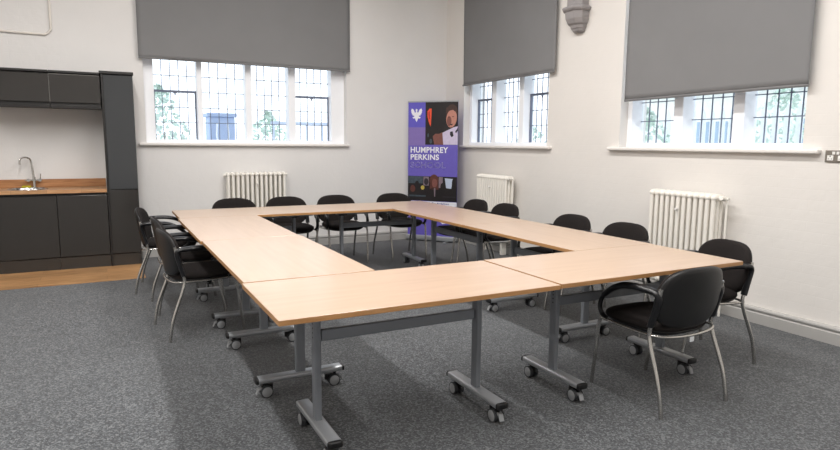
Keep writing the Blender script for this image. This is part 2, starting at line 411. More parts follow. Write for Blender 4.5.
# ------------------------------------------------------------------ radiators
def radiator(loc, rz, n, label, knob_u, valve, pitch=.062, h=(.16, 1.02), solid=False):
    """Column radiator; local x along the wall, local +y towards the wall."""
    t = thing('column_radiator', label, 'radiator', loc, rz, 'column radiators under the windows')
    L = pitch*n; z0, z1 = h
    for i in range(n):
        x = -L/2 + pitch*(i+.5); bm = bmesh.new()
        for y in (-.045, .0, .045):
            cyl(bm, (x, y, z0+.05), (x, y, z1-.045), .0185, n=12)
        for zz, r in ((z1-.045, .03), (z0+.05, .03)):
            sweep(bm, [Vector((x, y, zz + (.008 if zz > .5 else -.01)*math.cos(y*22))) for y in (-.068, -.06, -.04, 0, .04, .06, .068)],
                  .027, .030, 12, side=Vector((1, 0, 0)), widths=[.35, .75, 1, 1, 1, .75, .35])
        bmesh.ops.translate(bm, verts=bm.verts[:], vec=(0, 0, 0))
        obj('radiator_column', bm, M['rad'], t, smooth=True)
    for zz in (z0+.05, z1-.045):
        bm = bmesh.new(); cyl(bm, (-L/2-.02, 0, zz), (L/2+.02, 0, zz), .02, n=14)
        obj('header_tube', bm, M['rad'], t, smooth=True)
    for s in (-1, 1):
        bm = bmesh.new(); box(bm, s*L*.32-.02, s*L*.32+.02, -.03, .045, 0, z0+.03)
        obj('radiator_foot', bm, M['rad'], t, bevel=.004)
    bm = bmesh.new(); cyl(bm, (knob_u, -.068, z1-.16), (knob_u, -.092, z1-.16), .013, .010, 14); cyl(bm, (knob_u, -.06, z1-.16), (knob_u, -.07, z1-.16), .006, n=10)
    obj('air_vent_knob', bm, M['white_plastic'], t, smooth=True)
    if valve:
        bm = bmesh.new(); cyl(bm, (valve*(L/2+.015), 0, z1-.045), (valve*(L/2+.075), 0, z1-.045), .014, n=12)
        cyl(bm, (valve*(L/2+.045), -.005, z1-.045), (valve*(L/2+.045), -.055, z1-.035), .021, .017, 14)
        cyl(bm, (valve*(L/2+.06), 0, 0), (valve*(L/2+.06), 0, z1-.045), .0095, n=10)
        obj('valve', bm, M['rad'], t, smooth=True)
    return t
radiator((1.161, 5.615, 0), 0, 13, 'cream ribbed column radiator on the back wall under the widest window', .0, 0, pitch=.059, h=(.16, 1.035))
radiator((3.90, 4.235, 0), -PI/2, 13, 'cream column radiator on the right wall beside the pull-up banner', .0, 1, pitch=.0525, h=(.16, 1.02))
radiator((3.90, 1.325, 0), -PI/2, 12, 'cream column radiator on the right wall nearest the camera', -.02, 1, pitch=.0575, h=(.16, 1.02))

# ------------------------------------------------------------------ kitchen
YK = 5.257
def door_leaf(name, x0, x1, z0, z1, m, parent, off, lip=None):
    bm = bmesh.new(); box(bm, x0+.002, x1-.002, YK, YK+.019, z0+.002, z1-.002)
    bmesh.ops.translate(bm, verts=bm.verts[:], vec=-off); d = obj(name, bm, m, parent, bevel=.0025)
    return d
def base_unit(x0, x1, label):
    off = Vector(((x0+x1)/2, YK, 0)); t = thing('base_cabinet', label, 'cabinet', off, 0, 'dark gloss base cabinets')
    bm = bmesh.new()
    if x0 < -1.3:                                    # open topped round the sink bowl
        box(bm, x0, x1, YK+.021, YB-.01, .14, .158); box(bm, x0, x1, YB-.028, YB-.01, .158, .838)
        box(bm, x0, x0+.018, YK+.021, YB-.028, .158, .838); box(bm, x1-.018, x1, YK+.021, YB-.028, .158, .838); box(bm, x0+.018, x1-.018, YK+.021, YK+.038, .158, .838)
    else: box(bm, x0, x1-.022, YK+.021, YB-.01, .14, .838)
    bmesh.ops.translate(bm, verts=bm.verts[:], vec=-off)
    obj('carcass', bm, M['cab_dark'], t)
    door_leaf('cabinet_door', x0, x1, .148, .815, M['cab'], t, off)
    bm = bmesh.new(); box(bm, x0, x1, YK+.012, YK+.028, .008, .138); bmesh.ops.translate(bm, verts=bm.verts[:], vec=-off)
    obj('plinth', bm, M['cab'], t)
    return t
base_unit(-1.65, -1.037, 'dark gloss base cabinet under the sink, wider of the two')
base_unit(-1.035, -.553, 'dark gloss base cabinet between the sink cabinet and the tall cabinet')
def wall_unit(x0, x1, label):
    off = Vector(((x0+x1)/2, YK, 1.74)); t = thing('wall_cabinet', label, 'cabinet', off, 0, 'dark gloss wall cabinets')
    bm = bmesh.new(); box(bm, x0, x1, YK+.021, YB-.005, 1.755, 2.105); bmesh.ops.translate(bm, verts=bm.verts[:], vec=-off)
    obj('carcass', bm, M['cab_dark'], t)
    door_leaf('cabinet_door', x0, x1, 1.80, 2.095, M['cab'], t, off)
    bm = bmesh.new(); box(bm, x0, x1, YK+.004, YK+.024, 1.741, 1.775); bmesh.ops.translate(bm, verts=bm.verts[:], vec=-off)
    obj('handle_rail', bm, M['cab_dark'], t, bevel=.002)
    bm = bmesh.new(); box(bm, x0, x1, YK-.012, YB-.005, 2.107, 2.131); bmesh.ops.translate(bm, verts=bm.verts[:], vec=-off)
    obj('cornice', bm, M['cab_dark'], t, bevel=.003)
    return t, off
wall_unit(-1.65, -1.037, 'dark gloss wall cabinet above the sink and tap')
t, off = wall_unit(-1.033, -.560, 'dark gloss wall cabinet joined to the tall cabinet, with pale door edge')
bm = bmesh.new(); box(bm, -1.036, -1.031, YK-.003, YK+.001, 1.80, 2.095); box(bm, -1.036, -.57, YK-.003, YK+.001, 2.091, 2.096)
bmesh.ops.translate(bm, verts=bm.verts[:], vec=-off); obj('edge_strip', bm, M['cab_edge'], t)
x0, x1 = -.530, -.236; off = Vector(((x0+x1)/2, YK, 0))
t = thing('tall_cabinet', 'tall narrow dark gloss cabinet at the right end of the kitchen run', 'cabinet', off)
bm = bmesh.new(); box(bm, x0, x1, YK+.021, YB-.005, .14, 2.12); bmesh.ops.translate(bm, verts=bm.verts[:], vec=-off); obj('carcass', bm, M['cab_dark'], t)
bm = bmesh.new(); box(bm, x0-.02, x0+.0, YK-.004, YB-.005, .009, 2.125); bmesh.ops.translate(bm, verts=bm.verts[:], vec=-off); 
for v in bm.verts: pass
obj('end_panel', bm, M['cab_dark'], t, bevel=.002)
door_leaf('cabinet_door', x0, x1, .868, 2.115, M['cab_tall'], t, off); door_leaf('cabinet_door', x0, x1, .148, .862, M['cab'], t, off)
bm = bmesh.new(); box(bm, x0, x1, YK+.012, YK+.028, .009, .138); bmesh.ops.translate(bm, verts=bm.verts[:], vec=-off); obj('plinth', bm, M['cab'], t)
bm = bmesh.new(); box(bm, x0-.035, x1+.008, YK-.016, YB-.005, 2.122, 2.152); bmesh.ops.translate(bm, verts=bm.verts[:], vec=-off); obj('cornice', bm, M['cab_dark'], t, bevel=.003)

# worktop with a round hole for the sink
sx, sy = -1.31, 5.475
bm = bmesh.new(); X0, X1, Y0, Y1, Z0, Z1 = -1.66, -.555, YK-.028, YB-.004, .842, .880
hole = [(sx+.165*math.cos(2*PI*k/40), sy+.165*math.sin(2*PI*k/40)) for k in range(40)]
def edge_pt(k):
    a = 2*PI*k/40; dx, dy = math.cos(a), math.sin(a)
    tx = ((X1-sx)/dx if dx > 1e-9 else (X0-sx)/dx if dx < -1e-9 else 1e9); ty = ((Y1-sy)/dy if dy > 1e-9 else (Y0-sy)/dy if dy < -1e-9 else 1e9)
    s_ = min(tx, ty); return (sx+dx*s_, sy+dy*s_)
outer = [edge_pt(k) for k in range(40)]
for zz in (Z0, Z1):
    H_ = [bm.verts.new((a, b, zz)) for a, b in hole]; O_ = [bm.verts.new((a, b, zz)) for a, b in outer]
    for k in range(40): bm.faces.new((H_[k], H_[(k+1) % 40], O_[(k+1) % 40], O_[k]))
    # fill corners
    for k in range(40):
        a, b = outer[k], outer[(k+1) % 40]
        if abs(a[0]-b[0]) > 1e-6 and abs(a[1]-b[1]) > 1e-6:
            cx_ = X1 if max(a[0], b[0]) > sx else X0; cy_ = Y1 if max(a[1], b[1]) > sy+.02 else Y0
            c_ = bm.verts.new((cx_, cy_, zz)); bm.faces.new((O_[k], O_[(k+1) % 40], c_))
    if zz == Z0: HB, OB = H_, O_
    else: HT, OT = H_, O_
for k in range(40): bm.faces.new((HB[k], HB[(k+1) % 40], HT[(k+1) % 40], HT[k]))
q = [(X0, Y0), (X1, Y0), (X1, Y1), (X0, Y1)]
for i in range(4):
    a, b = q[i], q[(i+1) % 4]; vs = [bm.verts.new((a[0], a[1], Z0)), bm.verts.new((b[0], b[1], Z0)), bm.verts.new((b[0], b[1], Z1)), bm.verts.new((a[0], a[1], Z1))]
    bm.faces.new(vs)
o = obj('worktop', bm, M['worktop']); tag(o, 'oak block worktop over the dark base cabinets', 'worktop')
bm = bmesh.new(); box(bm, -1.66, -.557, YB-.022, YB-.003, .881, .972)
o = obj('worktop_upstand', bm, M['upstand'], bevel=.003); tag(o, 'oak upstand strip along the wall behind the worktop', 'upstand')
# round sink
t = thing('kitchen_sink', 'round stainless steel sink set in the oak worktop', 'sink', (sx, sy, .88))
bm = bmesh.new(); prof = [(.19, .002), (.188, .006), (.165, .006), (.158, -.002), (.15, -.12), (.135, -.145), (.03, -.15), (.0, -.15)]
rings = []
for r_, z_ in prof[:-1]: rings.append([bm.verts.new((r_*math.cos(2*PI*k/40), r_*math.sin(2*PI*k/40), z_)) for k in range(40)])
for a_, b_ in zip(rings, rings[1:]):
    for k in range(40): bm.faces.new((a_[k], a_[(k+1) % 40], b_[(k+1) % 40], b_[k]))
bm.faces.new(rings[-1]); obj('sink_bowl', bm, M['stainless'], t, smooth=True)
bm = bmesh.new(); cyl(bm, (0, 0, -.150), (0, 0, -.144), .032, n=24); obj('drain', bm, M['chrome'], t, smooth=True)
# mixer tap
t = thing('mixer_tap', 'chrome mixer tap with a tall curved spout behind the sink', 'tap', (-1.262, 5.66, .88))
bm = bmesh.new(); cyl(bm, (0, 0, 0), (0, 0, .012), .026, n=20); cyl(bm, (0, 0, .012), (0, 0, .12), .017, .015, 18); obj('tap_body', bm, M['chrome'], t, smooth=True)
bm = bmesh.new(); sweep(bm, catmull([(0, 0, .11), (-.008, 0, .22), (-.018, 0, .29), (-.030, -.01, .322), (-.062, -.03, .336), (-.098, -.05, .330), (-.115, -.06, .305), (-.118, -.062, .258)], 6), .0095, n=12, side=Vector((0, 1, 0)))
obj('spout', bm, M['chrome'], t, smooth=True)
for s in (-1, 1):
    bm = bmesh.new(); cyl(bm, (0, 0, .085), (s*.055, 0, .085), .010, n=14); cyl(bm, (s*.055, -.012, .085), (s*.055, .012, .085), .017, n=16)
    if s > 0: cyl(bm, (s*.055, 0, .085), (s*.066, 0, .155), .005, n=10)
    else: cyl(bm, (s*.055, 0, .085), (s*.088, -.01, .082), .005, n=10)
    obj('lever_handle', bm, M['chrome'], t, smooth=True)
bm = bmesh.new(); box(bm, -.042, .042, -.028, .028, 0, .024)
o = obj('washing_sponge', bm, M['sponge'], bevel=.006, loc=(-1.338, 5.664, .8805)); tag(o, 'small yellow sponge lying by the foot of the tap', 'sponge')

# wall conduit
bm = bmesh.new(); sweep(bm, catmull([(-2.6, 5.705, 2.565), (-1.8, 5.705, 2.558), (-1.13, 5.705, 2.552), (-1.06, 5.705, 2.556), (-1.012, 5.705, 2.60), (-1.004, 5.705, 2.68), (-1.004, 5.705, 3.3), (-1.004, 5.705, 4.33)], 8), .0125, n=12, side=Vector((0, 1, 0)))
o = obj('cable_conduit', bm, M['conduit'], smooth=True); tag(o, 'white painted conduit bending upward on the wall above the cabinets', 'conduit')

# ------------------------------------------------------------------ stone bracket with roof post
t = thing('stone_corbel', 'mauve grey moulded stone corbel high on the wall between two blinds', 'corbel', (XR-.002, 2.868, 2.6))
def ring_prism(bm, secs):
    """stack of chamfered half-octagon sections: (half width, depth, z)"""
    R = []
    for hw, dp, z in secs:
        c = min(hw, dp)*.42
        hw *= .88; R.append([bm.verts.new(v) for v in ((.0, -hw, z), (-dp+c, -hw, z), (-dp, -hw+c, z), (-dp, hw-c, z), (-dp+c, hw, z), (.0, hw, z))])
    for a_, b_ in zip(R, R[1:]):
        for k in range(6): bm.faces.new((a_[k], a_[(k+1) % 6], b_[(k+1) % 6], b_[k]))
    bm.faces.new(R[0]); bm.faces.new(R[-1])
bm = bmesh.new(); ring_prism(bm, [(.075, .05, -.01), (.085, .07, .005), (.09, .075, .02), (.10, .09, .03), (.105, .10, .055), (.125, .13, .075), (.14, .155, .12), (.145, .165, .19)])
obj('corbel_base', bm, M['stone'], t, bevel=.004)
bm = bmesh.new(); ring_prism(bm, [(.145, .165, .191), (.165, .185, .205), (.172, .195, .222), (.166, .19, .235), (.14, .16, .248)])
obj('capital', bm, M['stone'], t, bevel=.003)
bm = bmesh.new(); ring_prism(bm, [(.128, .145, .248), (.128, .145, 1.74)])
obj('shaft', bm, M['stone'], t, bevel=.004)

# double socket
t = thing('double_socket', 'brushed grey double socket with white switches on the right wall', 'socket', (XR, .187, 1.338))
bm = bmesh.new(); box(bm, -.010, -.0005, -.073, .073, -.043, .043); obj('face_plate', bm, M['socket'], t, bevel=.003)
for s in (-1, 1):
    bm = bmesh.new(); c = s*.036
    box(bm, -.0125, -.0102, c-.021, c+.021, -.030, .006)
    o = obj('plug_insert', bm, M['white_plastic'], t, bevel=.002)
    bm = bmesh.new(); box(bm, -.0131, -.0126, c-.003, c+.003, -.004, .003); box(bm, -.0131, -.0126, c-.014, c-.007, -.021, -.017); box(bm, -.0131, -.0126, c+.007, c+.014, -.021, -.017)
    obj('pin_holes', bm, M['black_plastic'], o)
    bm = bmesh.new(); box(bm, -.0145, -.0102, s*.014-.010, s*.014+.010, .012, .032); obj('rocker_switch', bm, M['white_plastic'], t, bevel=.002)

# ------------------------------------------------------------------ folding tables
TW, TD, TH = 1.4, .7, .717
def make_table():
    """local origin at floor below table centre; length along x"""
    t = thing('folding_table', 'table', 'table')
    bm = bmesh.new(); box(bm, -TW/2, TW/2, -TD/2, TD/2, TH-.025, TH)
    for f in bm.faces:
        f.material_index = 0 if abs(f.normal.z) > .5 else 1
    bmesh.ops.recalc_face_normals(bm, faces=bm.faces[:])
    for f in bm.faces: f.material_index = 0 if abs(f.normal.z) > .5 else 1
    o = obj('tabletop', bm, [M['beech'], M['beech_edge']], t, bevel=.002, seg=1)
    px = TW/2-.26
    for s in (-1, 1):
        bm = bmesh.new(); box(bm, s*px-.016, s*px+.016, -.028, .028, .112, .655); lg = obj('table_leg', bm, M['steel_paint'], t, bevel=.008, seg=3)
        bm = bmesh.new(); xx = s*(px+.0165)
        for k in range(5): cyl(bm, (xx, 0, .60-.022*k), (xx+s*.0008, 0, .60-.022*k), .0045, n=10)
        obj('adjustment_holes', bm, M['black_plastic'], lg)
        # foot beam: flattened oval section
        bm = bmesh.new(); path = [Vector((s*px, y, .1)) for y in (-.24, -.1, .1, .24)]
        sweep(bm, path, .034, .016, 24, power=.42)
        ft = obj('foot_beam', bm, M['foot_metal'], t, smooth=True)
        for e in (-1, 1):
            bm = bmesh.new(); path = [Vector((s*px, e*y, .1)) for y in (.2402, .252, .258)]
            sweep(bm, path, .0345, .0165, 24, power=.42, widths=[1, 1, .7]); obj('end_cap', bm, M['black_plastic'], ft, smooth=True)
        for e in (-1, 1):                            # twin wheel castors
            y = e*.205; bm = bmesh.new()
            cyl(bm, (s*px, y, .07), (s*px, y, .084), .011, n=12)
            box(bm, s*px-.007, s*px+.007, y-e*.030-.018, y-e*.030+.030, .036, .072)
            c = obj('castor', bm, M['black_plastic'], ft, bevel=.003)
            for q_ in (-1, 1):
                bm = bmesh.new(); cx_ = s*px+q_*.019; yy = y-e*.010
                cyl(bm, (cx_-.0095, yy, .034), (cx_+.0095, yy, .034), .034, n=28)
                cyl(bm, (cx_+q_*.0096, yy, .034), (cx_+q_*.012, yy, .034), .0285, .025, n=24, mi=1)
                w = obj('castor_wheel', bm, [M['tyre'], M['wheel_grey']], ft, smooth=True)
            bm = bmesh.new(); prism(bm, [(y+e*.016, .060), (y+e*.036, .052), (y+e*.048, .020), (y+e*.042, .018), (y+e*.030, .040), (y+e*.012, .050)], s*px-.014, s*px+.014, 'x')
            obj('brake_lever', bm, M['wheel_grey'], ft, bevel=.004)
        # head bracket under the top
        bm = bmesh.new(); prism(bm, [(-.16, .688), (.16, .688), (.16, .672), (.045, .630), (-.045, .630), (-.16, .672)], s*px-.026, s*px+.026, 'x')
        obj('head_bracket', bm, M['black_plastic'], t, bevel=.003)
    bm = bmesh.new(); box(bm, -px+.022, px-.022, -.012, .012, .490, .545); obj('crossbar', bm, M['steel_paint'], t, bevel=.006)
    for y in (-.21, .21):
        bm = bmesh.new(); box(bm, -TW/2+.12, TW/2-.12, y-.014, y+.014, .667, .6915)
        obj('under_rail', bm, M['steel_paint'], t, bevel=.003)
    bm = bmesh.new(); cyl(bm, (-px+.03, -.1, .655), (px-.03, -.1, .655), .007, n=10); obj('release_rod', bm, M['foot_metal'], t, smooth=True)
    return t

tables = [  # centre x, y, rotation, label
 (.695, .345, 0, 'front left beech table of the rectangle, corner nearest the camera'),
 (2.113, .358, 0, 'front right beech table, with the lone near chair pushed towards it'),
 (.357, 1.412, PI/2, 'left side beech table, directly behind the front left table'),
 (.346, 2.819, PI/2, 'left side beech table, farther one, with two chairs along its outer edge'),
 (.712, 3.879, 0, 'back row beech table on the left, nearest the kitchen'),
 (2.112, 3.868, 0, 'back row beech table on the right, nearest the pull-up banner'),
 (2.478, 1.413, PI/2, 'right side beech table, the nearer one, by the near wall radiator'),
 (2.474, 2.815, PI/2, 'right side beech table, the farther one, between nearer one and back row'),
]
proto = make_table()
for i, (x, y, r, lab) in enumerate(tables):
    o = proto if i == 0 else copy_tree(proto)
    o.location = (x, y, 0.0); o.rotation_euler = (0, 0, r)
    tag(o, lab, 'table', 'beech folding tables set in a rectangle')

# ------------------------------------------------------------------ chairs (face local +y)
def superellipse(n, a, b, p):
    return [(a*math.copysign(abs(math.cos(t))**p, math.cos(t)), b*math.copysign(abs(math.sin(t))**p, math.sin(t))) for t in (2*PI*k/n for k in range(n))]

def cushion(center_fn, n, layers, p):
    """layers: (scale, offset) shells stacked through thickness"""
    bm = bmesh.new(); R = []
    for sc, off in layers:
        R.append([bm.verts.new(center_fn(u*sc, v*sc, off)) for u, v in superellipse(n, 1, 1, p)])
    for a_, b_ in zip(R, R[1:]):
        for k in range(n): bm.faces.new((a_[k], a_[(k+1) % n], b_[(k+1) % n], b_[k]))
    for ring, off, sgn in ((R[0], layers[0][1], 1), (R[-1], layers[-1][1], -1)):
        sc = layers[0][0] if sgn == 1 else layers[-1][0]; prev = ring
        for q_ in (.66, .33):
            nw = [bm.verts.new(center_fn(u*sc*q_, v*sc*q_, off)) for u, v in superellipse(n, 1, 1, p)]
            for k in range(n): bm.faces.new((prev[k], prev[(k+1) % n], nw[(k+1) % n], nw[k]))
            prev = nw
        c = bm.verts.new(center_fn(0, 0, off))
        for k in range(n): bm.faces.new((prev[k], prev[(k+1) % n], c))
    return bm

def make_chair():
    t = thing('conference_chair', 'chair', 'chair')
    # seat pad
    def seat(u, v, off):
        y = .028+.242*v; x = .232*u*(1-.05*(1-v)/2)
        z = .437 + off + .010*math.cos(u*1.2)*0 - .018*max(0, v-.55)**1.5*2
        return Vector((x, y, z))
    bm = cushion(seat, 44, [(.86, -.016), (.97, -.010), (1.0, .004), (.99, .018), (.93, .029), (.82, .033)], .62)
    obj('seat', bm, M['fabric'], t, smooth='all')
    bm = cushion(lambda u, v, off: seat(u*.985, v*.985, off), 44, [(.6, -.045), (.88, -.036), (.97, -.020), (.97, -.011)], .62)
    obj('seat_shell', bm, M['black_plastic'], t, smooth='all')
    # backrest: oval pad, wrapped around the sitter
    def back(u, v, off):
        x = .245*u; zz = .605+.170*v
        if v < 0: x *= 1-.09*(-v)**2
        y = -.203 - .050*(v+1)/2*1.1 + .045*u*u
        return Vector((x, y+off, zz))
    bm = cushion(back, 44, [(.90, .030), (.97, .024), (1.0, .012), (1.0, .002)], .68)
    obj('backrest', bm, M['fabric'], t, smooth='all')
    bm = cushion(back, 44, [(1.0, .0015), (.995, -.006), (.93, -.014), (.84, -.017)], .68)
    obj('backrest_shell', bm, M['black_plastic'], t, smooth='all')
    for s in (-1, 1):
        bm = bmesh.new()
        sweep(bm, catmull([(s*.236, -.205, .672), (s*.240, -.192, .60), (s*.242, -.168, .50), (s*.242, -.150, .425), (s*.246, -.168, .35), (s*.250, -.205, .255), (s*.254, -.240, .155), (s*.255, -.262, .05), (s*.255, -.268, .0)], 5), .0115, n=12)
        obj('rear_leg', bm, M['chrome'], t, smooth=True)
        bm = bmesh.new()
        sweep(bm, catmull([(s*.236, .205, .430), (s*.236, .222, .36), (s*.232, .240, .2), (s*.226, .262, .06), (s*.225, .268, .0)], 5), .0110, n=12)
        obj('front_leg', bm, M['chrome'], t, smooth=True)
        # looped armrest
        bm = bmesh.new()
        pts = catmull([(s*.243, -.156, .462), (s*.241, -.183, .560), (s*.242, -.196, .618), (s*.245, -.182, .646), (s*.246, -.13, .652), (s*.246, -.04, .653), (s*.246, .05, .640), (s*.246, .13, .600), (s*.246, .190, .543), (s*.245, .208, .485), (s*.243, .190, .445), (s*.240, .160, .428)], 6)
        n_ = len(pts); fr_ = [k/(n_-1) for k in range(n_)]
        wd = [1.0 if q_ < .2 else 1.0+.25*math.sin(PI*min(1, (q_-.2)/.5)) if q_ < .7 else .72 for q_ in fr_]
        sweep(bm, pts, .0235, .0150, 14, widths=wd)
        obj('armrest', bm, M['arm_plastic'], t, smooth=True)
    # chrome seat rail round the back and sides
    bm = bmesh.new()
    sweep(bm, catmull([(-.236, .215, .418), (-.240, .05, .413), (-.241, -.09, .412), (-.226, -.172, .412), (-.150, -.208, .404), (0, -.216, .398), (.150, -.208, .404), (.226, -.172, .412), (.241, -.09, .412), (.240, .05, .413), (.236, .215, .418)], 6), .0085, n=10, side=Vector((0, 0, 1)))
    obj('seat_rail', bm, M['chrome'], t, smooth=True)
    return t

R_ = math.radians
G = 'black conference chairs around the tables'
chairs = [  # x, y, rotation (0 faces +y), label
 (2.165, .050, 0, 'black arm chair nearest the camera, seen from behind at the front right table'),
 (2.911, .389, PI/2-R_(14), 'black arm chair at the right end of the tables, behind the nearest chair'),
 (.012, 2.470, -PI/2+R_(7), 'nearest of the three black chairs on the left side'),
 (.020, 3.190, -PI/2+R_(2), 'middle one of the three black chairs on the left side'),
 (-.065, 3.985, -PI/2-R_(9), 'farthest left side black chair, beside the tall dark cabinet'),
 (.705, 4.500, PI, 'leftmost back row black chair, in front of the back wall radiator'),
 (1.297, 4.500, PI, 'second back row black chair from the left, by the radiator right end'),
 (1.908, 4.500, PI, 'third back row black chair from the left, against bare white wall'),
 (2.678, 4.490, PI, 'rightmost back row black chair, just left of the pull-up banner'),
 (2.985, 3.555, PI/2, 'farthest right side black chair, closest to the pull-up banner'),
 (3.012, 3.018, PI/2, 'right side black chair in front of the radiator beside the pull-up banner, valve end'),
 (2.975, 1.928, PI/2, 'right side black chair between the two wall radiators'),
 (2.975, 1.290, PI/2, 'right side black chair in front of the near wall radiator'),
]
proto = make_chair()
roots = []
for i, (x, y, r, lab) in enumerate(chairs):
    o = proto if i == 0 else copy_tree(proto)
    o.location = (x, y, 0); o.rotation_euler = (0, 0, r); tag(o, lab, 'chair', G); roots.append(o)
bm = bmesh.new(); box(bm, -.016, .016, -.2235, -.2225, .365, .392)
o = obj('care_tag', bm, M['white_tag'], roots[0])
o['label'] = 'small white tag under the seat back'

# ------------------------------------------------------------------ pull-up banner
BL, BR = Vector((3.355, 5.648, 0)), Vector((3.842, 5.07, 0))
bd = (BR-BL); BWD = bd.length; ang = math.atan2(bd.y, bd.x); BM_ = (BL+BR)/2
t = thing('pull_up_banner', 'tall purple pull-up banner with white lettering in the room corner', 'banner', BM_, ang)
W_ = .378; HB_, HT_ = .075, 2.0
# local frame: x along banner left to right, -y faces the room
bm = bmesh.new(); box(bm, -W_, W_, .0, .002, HB_, HT_-.012)
obj('banner_sheet', bm, M['banner_purple'], t)
def plate(name, polys, mats, depth, parent=t):
    """flat printed shapes, each (points, material index, layer)"""
    bm = bmesh.new()
    for pts, mi, ly in polys:
        f = bm.faces.new([bm.verts.new((a, -.0006-.0006*ly, b)) for a, b in pts]); f.material_index = mi
    return obj(name, bm, mats, parent)
def rc(a, b, c, d): return [(a, c), (b, c), (b, d), (a, d)]
def ell(cx, cz, rx, rz, n=22, rot=0):
    return [(cx+rx*math.cos(q)*math.cos(rot)-rz*math.sin(q)*math.sin(rot), cz+rx*math.cos(q)*math.sin(rot)+rz*math.sin(q)*math.cos(rot)) for q in (2*PI*k/n for k in range(n))]
# picture fractions: photo x 409..458 -> -W..W ; z from photo rows (101 -> 2.0, 240 -> .07)
def PX(u): return -W_ + (u-408.6)/(458.2-408.6)*2*W_
def PZ(v): return 2.0-(v-101)/(240.5-101)*1.96
plate('blue_panels', [(rc(PX(408.6), PX(426), PZ(127), PZ(102)), 0, 0), (rc(PX(408.6), PX(426), PZ(145.5), PZ(127)), 1, 0)], [M['banner_blue'], M['banner_violet']], 0)
# portrait photo
P = [(rc(PX(426), PX(458.1), PZ(144.5), PZ(102)), 0, 0)]
P += [([(PX(428), PZ(111)), (PX(430), PZ(108.5)), (PX(432.2), PZ(108.5)), (PX(432), PZ(116)), (PX(431.5), PZ(123)), (PX(431.2), PZ(126.5)), (PX(429.5), PZ(122)), (PX(428), PZ(116))], 1, 1)]
P += [([(PX(429), PZ(112)), (PX(430.2), PZ(111)), (PX(430.4), PZ(119)), (PX(429.4), PZ(119))], 2, 2)]
P += [([(PX(444), PZ(144.3)), (PX(441.5), PZ(137)), (PX(443), PZ(132.5)), (PX(448), PZ(130)), (PX(454), PZ(127)), (PX(458), PZ(126)), (PX(458), PZ(144.3))], 3, 1)]
P += [([(PX(440), PZ(133.5)), (PX(443), PZ(132)), (PX(444), PZ(144.3)), (PX(435), PZ(144.3)), (PX(433.5), PZ(136)), (PX(436), PZ(133.5))], 4, 2)]   # hand
P += [(ell(PX(452.2), PZ(112), .085, .105), 6, 1), (ell(PX(451.8), PZ(118.5), .078, .125, rot=-.12), 5, 2), (ell(PX(449.5), PZ(121), .035, .07), 4, 3)]
P += [([(PX(446), PZ(114)), (PX(446.5), PZ(108)), (PX(451), PZ(105.2)), (PX(456), PZ(107)), (PX(457.3), PZ(112)), (PX(456.3), PZ(112.5)), (PX(453), PZ(110)), (PX(449), PZ(111))], 6, 3)]
P += [(rc(PX(448.3), PX(449.9), PZ(117.4), PZ(116.8)), 6, 4), (rc(PX(452.3), PX(454.2), PZ(117), PZ(116.4)), 6, 4), ([(PX(449.6), PZ(124.2)), (PX(453.6), PZ(123.6)), (PX(451.8), PZ(125.2))], 0, 4), ([(PX(450.8), PZ(117.5)), (PX(451.9), PZ(121)), (PX(450.2), PZ(121))], 4, 4)]
P += [([(PX(450.5), PZ(131.5)), (PX(453), PZ(131)), (PX(454), PZ(135.5)), (PX(452), PZ(137)), (PX(450.5), PZ(134.5))], 7, 3)]
P += [([(PX(455.5), PZ(131.5)), (PX(458), PZ(127.5)), (PX(458), PZ(130.5)), (PX(456.3), PZ(133))], 7, 3)]
P += [(ell(PX(431.5), PZ(141), .02, .035), 8, 1), (ell(PX(428.8), PZ(135), .012, .03), 8, 1)]
plate('portrait_photo', P, [M['photo_black'], M['flame_orange'], M['flame_red'], M['shirt'], M['skin_dark'], M['skin'], M['hair'], M['tie'], M['print_teal']], 0)
# bird emblem
cx_, cz_ = PX(417), PZ(115); k_ = .0152
half = [(0,6.6),(0.9,6.2),(1.1,5.2),(0.7,4.2),(0.9,3.0),(2.0,2.8),(2.6,4.6),(3.6,6.2),(5.4,7.0),(5.9,5.6),(6.3,4.2),(5.6,3.9),(6.1,2.6),(5.2,2.4),(5.5,1.0),(4.4,1.0),(4.3,-.4),(3.0,-.2),(2.4,-1.0),(3.4,-1.8),(4.4,-1.6),(4.2,-2.9),(2.9,-3.4),(1.7,-2.8),(1.4,-4.2),(0,-7)]
pts = [(cx_+a*.0139, cz_+b*.0138) for a, b in half] + [(cx_-a*.0139, cz_+b*.0138) for a, b in reversed(half[1:-1])]
plate('bird_emblem', [(pts, 0, 2)], [M['print_white']], 0)
